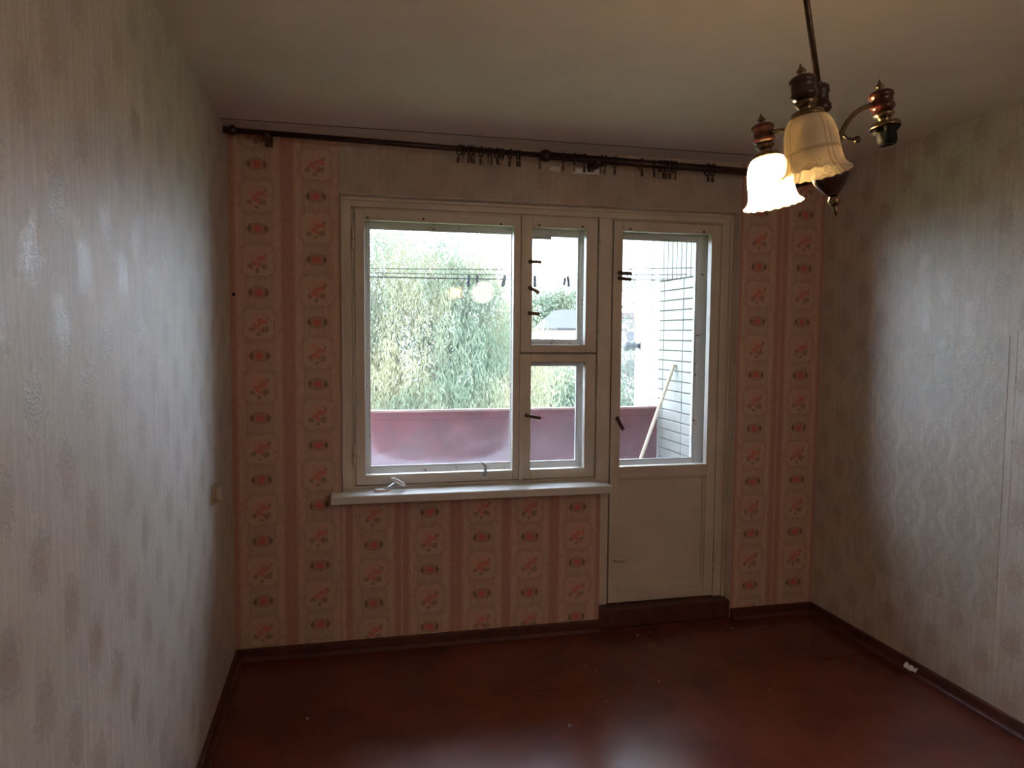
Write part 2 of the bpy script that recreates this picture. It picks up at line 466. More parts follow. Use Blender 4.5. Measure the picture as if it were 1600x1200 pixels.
cl_ = MB(); cl_.box(0, W, -DEP, -.181, H - .005, H + .001)
tag(cl_.build('ceiling_lining', CEIL, bpy.data.objects['ceiling']), None)
ck = MB(); ck.box(0, W, -.182, -.164, H - .0042, H + .001)  # dark strip: the crack's shade and dirt put into its colour
tag(ck.build('crack_line', plain('crack_shade_dirt', (.10, .08, .07), .95), bpy.data.objects['ceiling']), 'ceiling crack with its shade and dirt painted dark')
tb = MB(); tb.box(0, W, -.165, 0, H - .0045, H)
struct(tb.build('trim_1', CEIL, None), 'whitewashed plaster strip and crack along the ceiling above the curtain rod', 'trim')

# floor: painted hardboard sheets on a slab
slab = MB(); slab.box(-.2, W + .2, -DEP - .2, .34, -.25, -.004)
floor = struct(slab.build('floor', FLOOR), 'dark oxide-red painted floor of hardboard sheets', 'floor')
g = .0005
for x0, x1, y0, y1 in ((0, 2.745, -.585, .34), (2.745, W, -.56, .34), (0, 1.92, -2.25, -.585), (1.92, W, -2.25, -.585),
                       (0, 1.3, -3.9, -2.25), (1.3, W, -3.9, -2.25), (0, W, -DEP, -3.9)):
    mb = MB(); mb.box(x0 + g, x1 - g, y0 + g, y1 - g, -.0045, R.uniform(-.0003, .0001))
    if x0 == 2.745: pass
    mb.build('floor_sheet', FLOOR, floor)
mb = MB(); mb.box(DX0, OX1, .006, .262, .0, .100)
struct(mb.build('trim_2', SKIRT, None, .006), 'dark red raised threshold under the balcony door', 'threshold')

# baseboards with a quarter bead at the foot
def base_x(name, x0, x1, label):
    mb = MB(); mb.box(x0, x1, -.018, 0, 0, .057)
    pr = [(0, 0), (-.036, 0), (-.034, .010), (-.028, .017), (-.018, .020)]
    o = struct(mb.build(name, SKIRT, None, .004), label, 'baseboard'); q = MB()
    for (a, b), (c, d) in zip(pr[1:], pr[2:]):
        q.bm.faces.new([q.bm.verts.new(v) for v in ((x0, a, b), (x1, a, b), (x1, c, d), (x0, c, d))])
    q.build('quarter_bead', SKIRT, o)
base_x('baseboard_far', .018, DX0, 'dark red baseboard under the window wall')
base_x('baseboard_far_right', OX1, W - .018, 'short dark red baseboard right of the balcony door')
def base_y(name, xw, sgn, label):
    mb = MB(); mb.box(min(xw, xw + sgn * .018), max(xw, xw + sgn * .018), -DEP, 0, 0, .057)
    o = struct(mb.build(name, SKIRT, None, .004), label, 'baseboard'); q = MB()
    pr = [(.036, 0), (.034, .010), (.028, .017), (.018, .020)]
    for (a, b), (c, d) in zip(pr, pr[1:]):
        q.bm.faces.new([q.bm.verts.new(v) for v in ((xw + sgn * a, -DEP, b), (xw + sgn * a, 0, b), (xw + sgn * c, 0, d), (xw + sgn * c, -DEP, d))])
    q.build('quarter_bead', SKIRT, o)
base_y('baseboard_right', W, -1, 'dark red baseboard along the right wall')
base_y('baseboard_left', 0, 1, 'dark red baseboard along the left wall')

# ------------------------------------------------------------------ window and balcony door
Y0 = .08                                   # face of frames and inner sashes
win = struct(empty('window_1', (0, 0, 0)), 'old double window in cream oil paint with a small vent sash', 'window')
fr = MB()
fr.box(OX0, .553, Y0 + .004, .26, ZS, OZ1)                       # left post
fr.box(.553, OX1, Y0 + .004, .26, 2.188, OZ1)                    # head
fr.box(.553, 1.83, Y0 + .004, .26, ZS, .806)                     # bottom rail
fr.box(1.830, 1.905, Y0 + .002, .26, .10, 2.188)                 # mullion beside the door
fr.box(2.541, OX1, Y0 + .004, .26, .10, 2.188)                   # hinge post of the door
fr.box(.553, .567, Y0 + .016, .26, .806, 2.188)                  # rebates
fr.box(.553, 1.83, Y0 + .016, .26, 2.176, 2.188).box(1.905, 2.541, Y0 + .016, .26, 2.180, 2.188)
fr.box(1.400, 1.830, Y0 + .045, .26, 1.456, 1.492)                 # transom behind the sash joint
fr.box(1.400, 1.412, Y0 + .045, .26, .806, 2.176)                # centre post behind the sashes
fr.build('frame', PAINT, win, .0025)
# moulded casing on the frame
cs = MB(); cs.box(OX0 + .004, .515, Y0 - .012, Y0 + .005, ZS + .04, 2.232).box(OX0 + .004, OX1 - .004, Y0 - .012, Y0 + .005, 2.216, 2.234)
cs.box(2.588, OX1 - .003, Y0 - .012, Y0 + .005, .10, 2.216)
cs.build('casing_bead', PAINT, win, .004)
sl = MB(); sl.box(.447, 1.858, -.105, -.001, .757, .798).box(OX0 + .001, DX0 - .001, -.002, Y0 + .01, .757, .798)
tag(sl.build('window_sill', plain('sill_gloss_paint', (.74, .71, .66), .30, 0, .06, 6, .1), win, .006), 'cream window sill board, worn pale on top')

def hinge(parent, x, z, h=.085, y=Y0 - .006):
    mb = MB()
    mb.lathe([(.0065, z - h / 2), (.0065, z - .002)], 10, Matrix.Translation((x, y, 0)))
    mb.lathe([(.0065, z + .002), (.0065, z + h / 2), (.003, z + h / 2 + .005)], 10, Matrix.Translation((x, y, 0)))
    return tag(mb.build('hinge', PAINT, parent), 'painted-over hinge')
def nail(parent, x, z, y=Y0):
    mb = MB(); mb.lathe([(.0055, .0), (.0055, .004), (.0018, .005), (.0018, .016)], 8, Matrix.Translation((x, y + .001, z)) @ Matrix.Rotation(math.pi / 2, 4, 'X'))
    return tag(mb.build('nail', DARKMETAL, parent), 'rusty net-curtain nail')
def latch(parent, x, z, ang, L=.055, y=Y0 - .004, plate=True):
    mb = MB(); M = Matrix.Translation((x, y, z)) @ Matrix.Rotation(ang, 4, 'Y')
    mb.box(-.008, L, -.010, .0, -.0085, .0085, M)
    mb.lathe([(.011, 0), (.011, .011), (.006, .014)], 12, M @ Matrix.Rotation(math.pi / 2, 4, 'X'))
    return tag(mb.build('latch', DARKMETAL, parent, .002, 1), 'dark metal turn latch')
def pane(parent, x0, x1, z0, z1, y, mat, name='glass_pane'):
    mb = MB(); mb.box(x0 - .004, x1 + .004, y, y + .003, z0 - .004, z1 + .004)
    return mb.build(name, mat, parent)
def bead(parent, x0, x1, z0, z1, y0, y1, t=.008):
    mb = MB(); mb.frame(x0, x1, z0, z1, x0 + t, x1 - t, z0 + t, z1 - t, y0, y1)
    return mb.build('glazing_bead', PAINT, parent, .002)

# inner sashes
s1 = MB(); s1.frame(.570, 1.406, .812, 2.176, .616, 1.369, .861, 2.126, Y0, Y0 + .043)
s1 = s1.build('inner_sash', PAINT, win, .003)
pane(s1, .616, 1.369, .861, 2.126, Y0 + .024, GLASS_IN)
for z in (2.03, .96): hinge(s1, .561, z, .10)
for x, z in ((.632, 2.136), (1.300, 2.132), (.905, 2.141)): nail(s1, x, z)
mb = MB(); mb.tube([(1.222, Y0 - .012, .838), (1.222, Y0 - .016, .868), (1.219, Y0 - .016, .893), (1.208, Y0 - .020, .908), (1.196, Y0 - .026, .912)], [.009, .009, .009, .008, .006], 8)
mb.box(1.206, 1.238, Y0 - .006, Y0, .824, .862)
tag(mb.build('handle', CHROME, s1), 'bare metal bent handle')
s2 = MB(); s2.frame(1.414, 1.822, 1.478, 2.180, 1.468, 1.760, 1.518, 2.124, Y0, Y0 + .043)
s2 = tag(s2.build('vent_sash', PAINT, win, .003), 'small vent sash')
pane(s2, 1.468, 1.760, 1.518, 2.124, Y0 + .024, GLASS_IN)
for z in (2.06, 1.585): hinge(s2, 1.829, z, .09)
for x in (1.502, 1.736): nail(s2, x, 2.136)
latch(s2, 1.455, 1.946, math.radians(1), .058)
latch(s2, 1.455, 1.812, math.radians(28), .055)
latch(s2, 1.455, 1.682, math.radians(5), .053)
s3 = MB(); s3.frame(1.414, 1.822, .812, 1.470, 1.466, 1.763, .861, 1.427, Y0, Y0 + .043)
s3 = s3.build('inner_sash', PAINT, win, .003)
pane(s3, 1.466, 1.763, .861, 1.427, Y0 + .024, GLASS_IN)
for z in (1.37, .92): hinge(s3, 1.829, z, .09)
latch(s3, 1.442, 1.150, math.radians(12), .078)
mb = MB(); mb.box(1.402, 1.424, Y0 - .012, Y0 + .001, .806, 1.470)
mb.build('astragal', PAINT, win, .003)
mb = MB(); mb.box(1.406, 1.422, Y0 - .010, Y0 + .001, 1.478, 2.180)
mb.build('astragal', PAINT, win, .003)

# outer sashes behind
YO = .19
def outer(parent, x0, x1, z0, z1, gx0, gx1, gz0, gz1, glass, name='outer_sash'):
    mb = MB(); mb.frame(x0, x1, z0, z1, gx0, gx1, gz0, gz1, YO, YO + .045)
    o = tag(mb.build(name, OPAINT, parent, .003), 'weathered outer sash with peeling paint')
    pane(o, gx0, gx1, gz0, gz1, YO + .018, glass)
    b = MB(); t = .007
    b.frame(gx0, gx1, gz0, gz1, gx0 + t, gx1 - t, gz0 + t, gz1 - t, YO + .004, YO + .017)
    b.build('glazing_bead', WHITEPL, o, .002)
    return o
outer(win, .568, 1.400, .806, 2.176, .640, 1.392 - .004, .880, 2.104, GLASS_OUT)
outer(win, 1.412, 1.830, 1.478, 2.176, 1.480, 1.757, 1.540, 2.100, GLASS_OUT)
outer(win, 1.412, 1.830, .806, 1.470, 1.480, 1.757, .878, 1.409, GLASS_OUT)
# a forgotten strip of sealing paper at the top of the vent's outer pane
mb = MB(); mb.box(1.487, 1.60, YO + .000, YO + .003, 2.078, 2.096)
tag(mb.build('sealing_strip', PAPER, win), 'torn strip of white sealing paper')

door = struct(empty('door_1', (0, 0, 0)), 'cream painted balcony door with tall glass above a panel', 'door')
dl = MB(); dl.frame(1.912, 2.536, .106, 2.176, 1.965, 2.480, .171, 2.124, Y0, Y0 + .045)
dl.box(1.965, 2.480, Y0, Y0 + .045, .795, .859)
dl = dl.build('door_leaf', PAINT, door, .003)
pane(dl, 1.965, 2.480, .859, 2.124, Y0 + .026, GLASS_IN)
mb = MB(); mb.box(1.960, 2.485, Y0 + .020, Y0 + .036, .166, .800)
mb.build('door_panel', PAINT, dl)
bead(dl, 1.965, 2.480, .171, .795, Y0 + .010, Y0 + .021, .012)
for z in (1.93, 1.16, .30): hinge(dl, 2.5385, z, .10)
for x in (2.002, 2.430): nail(dl, x, 2.136)
latch(dl, 1.945, 1.902, math.radians(2), .068); latch(dl, 1.945, 1.874, math.radians(5), .064)
latch(dl, 1.945, 1.126, math.radians(62), .075)
mb = MB(); mb.tube([(1.940, Y0 - .002, .345), (1.952, Y0 - .022, .350), (2.000, Y0 - .024, .352), (2.012, Y0 - .002, .352)], [.006, .007, .007, .006], 8)
mb.box(1.932, 2.018, Y0 - .003, Y0 + .001, .328, .372)
tag(mb.build('door_pull', PAINT, dl), 'small painted-over pull')
do = outer(door, 1.912, 2.536, .106, 2.178, 1.985, 2.452, .872, 2.100, GLASS_DOOR, 'outer_leaf')
mb = MB(); mb.box(1.985, 2.452, YO + .012, YO + .034, .16, .80); mb.build('outer_panel', OPAINT, do)
bpy.data.objects['outer_leaf']  # named part

# outside sill flashing below the outer sashes
mb = MB(); mb.box(OX0, 1.83, .262, .40, .74, .757)
struct(mb.build('trim_3', STEEL), 'grey metal flashing under the window outside', 'flashing')

# ------------------------------------------------------------------ balcony
bal = MB(); bal.box(-2.9, 3.05, T, 1.46, -.20, -.03)
struct(bal.build('floor_balcony', CONCRETE), 'grey concrete balcony floor outside the door', 'floor')
bc = MB(); bc.box(-2.9, 3.05, T, 1.50, 2.62, 2.78)
struct(bc.build('ceiling_balcony', PLASTER), 'white underside of the balcony above', 'ceiling')
XW = 2.78
sw = MB(); sw.box(XW + .012, XW + .25, T, 1.415, -.20, 2.62)
sw = struct(sw.build('wall_balcony_right', MORTAR), 'balcony side wall clad in cream glazed tiles', 'wall')
tl_mesh = None
def tile(y0, y1, z0, z1):
    mb = MB(); mb.box(XW - R.uniform(0, .0015), XW + .014, y0, y1, z0, z1)
    mb.build('tile', TILE, sw, .002, 1)
j = .0085
z = -.03
rows = []
while z < 1.90: rows.append(z); z += .0712
for zz in rows:
    for y0, y1 in ((T, .40), (.40, .71), (.71, 1.02), (1.02, 1.33)): tile(y0 + j / 2, min(y1, 1.415) - j / 2, zz + j / 2, zz + .0712 - j / 2)
    tile(1.33 + j / 2, 1.412, zz + j / 2, zz + .0712 - j / 2)
ztop = rows[-1] + .0712
for k in range(15):
    y0 = T + .012 + k * .0712
    for z0 in (ztop, ztop + .30): tile(y0 + j / 2, min(y0 + .0712 - j / 2, 1.412), z0 + j / 2, z0 + .30 - j / 2)
fin = MB(); fin.box(XW + .0, XW + .25, 1.416, 1.535, -.4, 2.9).box(XW - .012, XW + .25, 1.545, 1.83, -.4, 2.9).box(XW + .02, XW + .25, 1.535, 1.545, -.4, 2.9)
js = MB(); js.box(XW - .003, XW + .03, 1.505, 1.543, -.4, 2.9)
fin = struct(fin.build('wall_balcony_fin', PLASTER, None, .004), 'whitewashed concrete pier beyond the tiled balcony wall', 'wall')
js.build('joint_strip', CONCRETE, fin)
lw = MB(); lw.box(-2.9, -2.7, T, 1.83, -.4, 2.9)
struct(lw.build('wall_balcony_left', PLASTER), 'whitewashed left side wall of the balcony', 'wall')
par = empty('balcony_parapet', (0, 1.42, 0))
tag(par, 'dark red sheet-metal balcony parapet outside the window', 'parapet', None, 'structure')
def lbox(parent, name, mat, bevel, *bx):
    mb = MB(); o = parent.location
    for x0, x1, y0, y1, z0, z1 in bx: mb.box(x0 - o.x, x1 - o.x, y0 - o.y, y1 - o.y, z0 - o.z, z1 - o.z)
    return mb.build(name, mat, parent, bevel)
for x0, x1 in ((-2.698, -1.05), (-1.05, .22), (.22, 1.50), (1.50, 2.778)):
    lbox(par, 'sheet_panel', REDMETAL, .003, (x0 - .004, x1, 1.40 + .002 * (x0 > 0), 1.405 + .002 * (x0 > 0), -.03, .99))
    lbox(par, 'upper_strip', REDMETAL, .002, (x0 - .004, x1, 1.394, 1.402, .985, 1.036))
tag(lbox(par, 'top_rail', REDRAIL, .004, (-2.698, 2.778, 1.385, 1.43, 1.034, 1.050)), 'worn pale edge of the top rail')
for x in (-.6, .86, 2.2): lbox(par, 'post', REDMETAL, .003, (x - .02, x + .02, 1.405, 1.445, -.03, 1.034))

# clotheslines, each its own wire
def wire(y, zl, zr, sag, r, label):
    pts = []
    for k in range(25):
        t = k / 24; pts.append((-1.05 + t * (XW + 1.05), y, zl + (zr - zl) * t - sag * 4 * t * (1 - t)))
    mb = MB(); mb.tube(pts, r, 5)
    tag(mb.build('clothesline', WIRE), label, 'clothesline')
    return pts
wire(.80, 1.955, 2.015, .030, .0026, 'highest clothesline across the balcony, nearest the window')
wire(.98, 1.955, 1.985, .028, .0026, 'second clothesline from the window across the balcony')
wp = wire(1.12, 1.945, 1.965, .030, .0026, 'third clothesline from the window, carrying the grey pegs')
wire(1.28, 1.955, 1.965, .018, .0026, 'farthest clothesline, just inside the red parapet')
def line_z(x):
    t = (x + 1.05) / (XW + 1.05); return 1.945 + .02 * t - .030 * 4 * t * (1 - t)
def peg(x, tilt, label, L=.075):
    r_ = empty('clothes_peg', (x, 1.12, line_z(x))); r_.rotation_euler = (0, tilt, R.uniform(-.6, .6))
    for s in (-1, 1):
        mb = MB(); M = Matrix.Translation((0, s * .0055, -.012)) @ Matrix.Rotation(s * .07, 4, 'X')
        mb.box(-.0085, .0085, -.0035, .0035, -L / 2, L / 2, M); mb.build('prong', PEG, r_, .001, 1)
    mb = MB(); mb.tube([(-.0095, 0, -.012), (.0095, 0, -.012)], .0045, 8); mb.build('spring', STEEL, r_)
    return tag(r_, label, 'clothes peg', 'grey pegs on the clothesline')
peg(1.308, .05, 'leftmost grey clothes peg on the line')
peg(1.366, -.03, 'second grey clothes peg from the left on the line')
peg(1.547, .25, 'slanted grey clothes peg seen at the left sash\'s right edge')
peg(1.755, -.02, 'grey clothes peg seen beside the vent sash latch')
peg(1.962, .14, 'left one of the paired pegs seen through the vent pane', .05)
peg(1.985, -.12, 'right one of the paired pegs seen through the vent pane', .07)
# broom handle
a, b = Vector((2.345, 1.290, -.03)), Vector((2.768, 1.116, 1.372))
mb = MB(); mb.tube([tuple(a), tuple(a.lerp(b, .5)), tuple(b)], .0125, 10)
bh = mb.build('broom_handle', POLEWOOD); tag(bh, 'pale wooden broom handle leaning on the tiled balcony wall', 'pole')
# porcelain knob pair on the fin
kn = empty('wall_insulator', (XW - .012, 1.745, 1.49)); tag(kn, 'grey round insulator knob on the white pier outside', 'insulator')
mb = MB(); mb.lathe([(.018, 0), (.018, .03), (.034, .036), (.042, .052), (.030, .070), (.034, .082), (.046, .098), (.040, .120), (.015, .130)], 14, Matrix.Rotation(-math.pi / 2, 4, 'Y'))
mb.build('knob', plain('dark_porcelain', (.12, .13, .14), .4), kn)
mb = MB(); mb.box(-.004, .002, -.03, .03, -.035, .035); mb.build('base_plate', STEEL, kn, .002)

# ------------------------------------------------------------------ world outside
gr = MB(); gr.box(-120, 160, 2.2, 160, -10.3, -10.0)
struct(gr.build('ground', GRASS), 'grass yard far below the balcony', 'ground')
NPR = np.random.RandomState(3)
def leaf_object(name, P, D, L, Wd, mat, parent):
    """diamond leaves at points P pointing along D"""
    n = len(P)
    D = D / np.linalg.norm(D, axis=1)[:, None]
    rnd = NPR.normal(size=(n, 3)); S = np.cross(D, rnd); S /= np.linalg.norm(S, axis=1)[:, None] + 1e-9
    L = np.asarray(L).reshape(-1, 1) * np.ones((n, 1)); Wd = Wd * np.ones((n, 1))
    V = np.stack([P, P + D * L * .5 + S * Wd * .5, P + D * L, P + D * L * .5 - S * Wd * .5], 1).reshape(-1, 3)
    me = bpy.data.meshes.new(name)
    me.vertices.add(4 * n); me.vertices.foreach_set('co', V.ravel())
    me.loops.add(4 * n); me.loops.foreach_set('vertex_index', np.arange(4 * n, dtype=np.int32))
    me.polygons.add(n); me.polygons.foreach_set('loop_start', np.arange(0, 4 * n, 4, dtype=np.int32))
    me.polygons.foreach_set('loop_total', np.full(n, 4, dtype=np.int32))
    me.update(calc_edges=True); me.materials.append(mat)
    o = bpy.data.objects.new(name, me); C.objects.link(o); o.parent = parent; o['kind'] = 'stuff'
    return o
def willow(base, lobes, label, n_strands):
    t = empty('willow_tree', base); tag(t, label, 'tree')
    b = Vector(base); mb = MB()
    mb.tube([(0, 0, 0), (.1, 0, 3), (-.1, .1, 6), (.1, 0, 8.5)], [.42, .34, .28, .2], 10)
    mb.build('trunk', BARK, t)
    P, D, LL = [], [], []
    for lx, ly, lz, r in lobes:
        c = Vector((lx, ly, lz)) - b; m_ = Vector((.1, 0, 8.0))
        mb = MB(); mid = m_.lerp(c, .5) + Vector((R.uniform(-.3, .3), R.uniform(-.3, .3), .5))
        mb.tube([m_, mid, c, c + Vector((R.uniform(-.5, .5), 0, r * .8))], [.15, .10, .06, .02], 7)
        mb.build('branch', BARK, t)
        k = int(n_strands * r * r / sum(q[3] ** 2 for q in lobes))
        th = NPR.uniform(0, 2 * np.pi, k); ph = np.arccos(NPR.uniform(-.1, 1, k)); rr = r * NPR.uniform(.55, 1.08, k)
        st = np.stack([np.cos(th) * np.sin(ph) * rr, np.sin(th) * np.sin(ph) * rr, np.cos(ph) * rr * 1.0], 1) + np.array(c)
        ln = NPR.uniform(.7, 2.2, k) * (r / 1.6)
        out = np.stack([np.cos(th), np.sin(th), np.zeros(k)], 1) * NPR.uniform(.05, .45, (k, 1))
        cl = 26
        for i in range(cl):
            f = i / (cl - 1)
            pos = st + out * (f * ln * (1 - .55 * f))[:, None] + np.stack([.05 * np.sin(i * 1.3 + th), .05 * np.cos(i * 1.7 + th), -ln * f ** 1.35], 1)
            P.append(pos + NPR.normal(0, .025, pos.shape))
            d = np.stack([np.cos(th + i * 2.4) * .45, np.sin(th + i * 2.4) * .45, np.full(k, -1.0)], 1)
            D.append(d + NPR.normal(0, .2, d.shape)); LL.append(NPR.uniform(.09, .16, k))
    leaf_object('foliage', np.concatenate(P), np.concatenate(D), np.concatenate(LL), .020, WILLOW, t)
    return t
willow((2.0, 11.4, -10), [(1.0, 11.2, 2.5, 1.7), (2.5, 11.8, 2.4, 1.5), (-.6, 11.8, 1.4, 2.0), (2.2, 10.6, .7, 1.7), (3.5, 11.4, 1.0, 1.5),
                          (.6, 10.4, .3, 1.6), (3.2, 10.8, -.6, 1.7), (1.6, 10.8, -1.2, 1.8), (3.1, 11.6, 2.6, .8), (-1.6, 11.2, 0, 2.0)],
       'large pale green weeping willow filling the left window', 7000)
def bush(base, lobes, mat, n, size, label, name='leafy_tree', sparse=1.0):
    t = empty(name, base); tag(t, label, 'tree'); b = Vector(base)
    top = max(l[2] for l in lobes) - b.z; mb = MB()
    mb.tube([(0, 0, 0), (.1, 0, top * .5), (0, 0, top * .9)], [.25, .2, .06], 8); mb.build('trunk', BARK, t)
    P = []
    for lx, ly, lz, r in lobes:
        c = Vector((lx, ly, lz)) - b
        mb = MB(); s0 = Vector((0, 0, top * .6)); mb.tube([s0, s0.lerp(c, .6) + Vector((0, 0, .3)), c + Vector((0, 0, r * .7))], [.10, .06, .015], 6); mb.build('branch', BARK, t)
        k = int(n * r * r / sum(q[3] ** 2 for q in lobes))
        d = NPR.normal(size=(k, 3)); d /= np.linalg.norm(d, axis=1)[:, None]
        P.append(np.array(c) + d * r * NPR.uniform(.45, 1.05, (k, 1)) ** sparse)
    P = np.concatenate(P); D = NPR.normal(size=P.shape) + np.array([0, 0, -.3])
    leaf_object('foliage', P, D, NPR.uniform(.7, 1.3, len(P)) * size, size * .45, mat, t)
bush((7.3, 19, -10), [(6.6, 19, -.5, 1.8), (8.0, 19.4, -1.0, 1.8), (7.4, 18.6, -2.6, 2.0), (5.6, 19, -1.5, 1.8)], LEAF_B, 26000, .16, 'round green tree right of the willow, low behind the small sash')
bush((14.3, 52, -10), [(14.0, 52, 2.1, 2.1), (16.3, 53, 3.2, 2.2), (18.5, 53, 3.4, 2.3), (12.0, 52, .7, 2.2)], LEAF_B, 16000, .30, 'distant pale green trees behind the white house')
bush((8.2, 14.5, -10), [(8.0, 14.5, .2, 1.0), (8.5, 14.5, -1.2, 1.2), (7.6, 14.3, -1.0, 1.0)], LEAF_C, 9000, .10, 'grey-brown half-bare tree seen through the door glass', 'bare_tree')
bush((9.2, 17, -10), [(9.0, 17, 2.6, 1.0), (9.6, 17, 3.0, .9), (9.2, 17, 1.2, 1.0)], LEAF_C, 1500, .12, 'thin sparse treetop above the half-bare tree', 'bare_tree', .6)
# far white house with a slate roof
hs = empty('white_house', (14.2, 38, -10)); tag(hs, 'far white house with a grey roof behind the small vent sash', 'building')
lbox(hs, 'wall', PLASTER, 0, (12.95, 16.6, 38, 45, -10, 1.84))
lbox(hs, 'eaves', plain('dark_eaves_board', (.035, .03, .03), .9), 0, (12.8, 16.8, 37.7, 45.3, 1.84, 1.98))
lbox(hs, 'downpipe', STEEL, 0, (14.75, 14.83, 37.9, 38.0, -10, 1.84))
mb = MB(); o = hs.location
vv = [mb.bm.verts.new(Vector(c) - o) for c in ((13.1, 38.3, 1.98), (16.6, 38.3, 1.98), (16.6, 44.8, 1.98), (13.1, 44.8, 1.98), (13.9, 40.5, 3.15), (16.3, 40.5, 3.15), (16.3, 42.5, 3.15), (13.9, 42.5, 3.15))]
for f in ((0, 1, 5, 4), (1, 2, 6, 5), (2, 3, 7, 6), (3, 0, 4, 7), (4, 5, 6, 7)): mb.bm.faces.new([vv[i] for i in f])
mb.build('roof', plain('slate_grey_roof', (.06, .06, .075), .9), hs)
h2 = empty('apartment_block', (28, 60, -10)); tag(h2, 'far pale pink apartment block seen through the door glass', 'building')
PINKW = plain('pink_plaster', (.24, .20, .205), .9, var=.05, scale=1)
lbox(h2, 'wall', PINKW, 0, (23.6, 36, 60, 72, -10, 3.2))
lbox(h2, 'roof', plain('dull_red_roof', (.13, .09, .10), .9), 0, (23.3, 36.3, 59.7, 72.3, 3.2, 3.7))
for k in range(6):
    for zz in (-2.2, .4): lbox(h2, 'window', plain('dark_far_glass', (.05, .055, .07), .3) if (k == 0 and zz < 0) else bpy.data.materials['dark_far_glass'], 0, (24.2 + k * 1.9, 25.4 + k * 1.9, 59.93, 60.05, zz, zz + 1.5))

# ------------------------------------------------------------------ curtain rods and rings
YR = -.12
def rod_z(x): return 2.462 - .0155 * x
rd = empty('curtain_rod', (0, 0, 0)); tag(rd, 'dark wooden curtain rod under the ceiling above the window', 'curtain rod')
def xr(x, n, r0, r1, name):
    mb = MB(); mb.tube([(x, YR, rod_z(x)), (n, YR, rod_z(n))], [r0, r1], 12); return mb.build(name, DARKWOOD, rd)
xr(.045, 1.50, .0135, .0135, 'thin_rod'); xr(1.46, W - .02, .0195, .0195, 'thick_rod')
def along(x, prof, name):
    mb = MB(); mb.lathe(prof, 16, Matrix.Translation((x, YR, rod_z(x))) @ Matrix.Rotation(math.pi / 2, 4, 'Y')); return mb.build(name, DARKWOOD, rd)
along(.012, [(.014, -.008), (.018, 0), (.010, .008), (.020, .018), (.024, .028), (.020, .040), (.011, .048), (.013, .056)], 'finial')
along(1.472, [(.016, -.02), (.027, -.010), (.031, .004), (.026, .020), (.022, .030)], 'collar')
tag(along(1.472, [(.0, -.034), (.014, -.028), (.016, -.02)], 'collar_cap'), None)
for x, big in ((.185, False), (1.745, True), (2.93, True)):
    mb = MB(); z = rod_z(x)
    mb.box(x - .016, x + .016, -.012, 0, z - .034, z + .016)
    mb.tube([(x, -.010, z - .020), (x, YR * .6, z - .030), (x, YR, z - .024)], [.011, .010, .012], 10)
    mb.lathe([(.016, -.018), (.024, -.014), (.024, .014), (.016, .018)], 14, Matrix.Translation((x, YR, z - .012)) @ Matrix.Rotation(math.pi / 2, 4, 'Y'))
    mb.build('bracket', DARKWOOD, rd, .002, 1)
mb = MB(); mb.box(1.648, 1.805, -.008, 0, 2.388, 2.416); tag(mb.build('mounting_strip', PLASTER, rd, .002), 'pale strip behind the rod')
mb = MB(); mb.box(1.530, 1.585, -.006, 0, 2.392, 2.418); tag(mb.build('mounting_strip', PLASTER, rd, .002), 'pale strip behind the rod')

def make_ring(rad):
    root = empty('curtain_ring')
    mb = MB(); n, k = 20, 6
    pts = [(0, rad * math.sin(2 * math.pi * i / n), rad * math.cos(2 * math.pi * i / n)) for i in range(n + 1)]
    mb.tube(pts, .0034, k); mb.build('ring', DARKWOOD, root)
    mb = MB(); mb.tube([(0, 0, -rad + .002), (0, 0, -rad - .010)], .0022, 6)
    for s in (-1, 1): mb.box(-.005, .005, s * .0035 - .0015, s * .0035 + .0015, -rad - .034, -rad - .008)
    mb.build('clip', DARKMETAL, root)
    return root
def px_x(u, y=YR, z=2.44):                     # where the sight line of photo column u meets the rod
    k = (u - 800) / 1143.6
    # solve for x on the line (x, y, z): right.(p-c) = k * fwd.(p-c)
    c = cam.matrix_world.translation; n = rx - k * fw
    return c.x - (n.y * (y - c.y) + n.z * (z - c.z)) / n.x
protoA, protoB = make_ring(.0235), make_ring(.0275)
used = set()
def copy_tree(o, parent=None):
    c = o.copy(); C.objects.link(c)
    if parent: c.parent = parent
    for ch in list(o.children): copy_tree(ch, c)
    return c
def ring(u, label, tilt=None, group=None):
    x = px_x(u); pr = protoA if x < 1.45 else protoB
    if pr.name in used: o = copy_tree(pr)
    else: o = pr; used.add(pr.name)
    rod_r = .0135 if x < 1.45 else .0195
    rad = .0235 if x < 1.45 else .0275
    o.location = (x, YR, rod_z(x) + rod_r - rad + .0034)
    o.rotation_euler = (R.uniform(-.25, .25), 0, R.uniform(-.25, .25)) if tilt is None else tilt
    for k_ in ('label', 'category', 'group'):
        if k_ in o: del o[k_]
    return tag(o, label, 'curtain ring', group)
ring(718, 'tilted curtain ring at the left end of the large bunch', (.3, .0, .35), 'curtain rings bunched left of the collar')
for u in (724, 732, 736, 741, 752, 763, 768, 776, 781, 786, 797, 808, 812):
    ring(u, 'dark curtain ring with clip in the bunch left of the rod collar', None, 'curtain rings bunched left of the collar')
ring(844, 'lone curtain ring just left of the round rod collar')
ring(880, 'first lone curtain ring right of the round rod collar')
ring(898, 'curtain ring at the left end of the pale strip')
ring(913, 'curtain ring in front of the middle of the pale strip')
for u in (940, 946): ring(u, 'one of two touching curtain rings at the pale strip\'s right end', None, 'pair of rings at the strip')
ring(961, 'lone curtain ring just right of the pale strip and its pair')
ring(1002, 'lone curtain ring left of the right-hand bunch above the door')
for u in (1022, 1031, 1037, 1042, 1047, 1052, 1056):
    ring(u, 'dark curtain ring with clip in the bunch above the door', None, 'curtain rings bunched above the door')
for u in (1106, 1114): ring(u, 'one of two touching curtain rings nearest the lamp', None, 'pair of rings nearest the lamp')

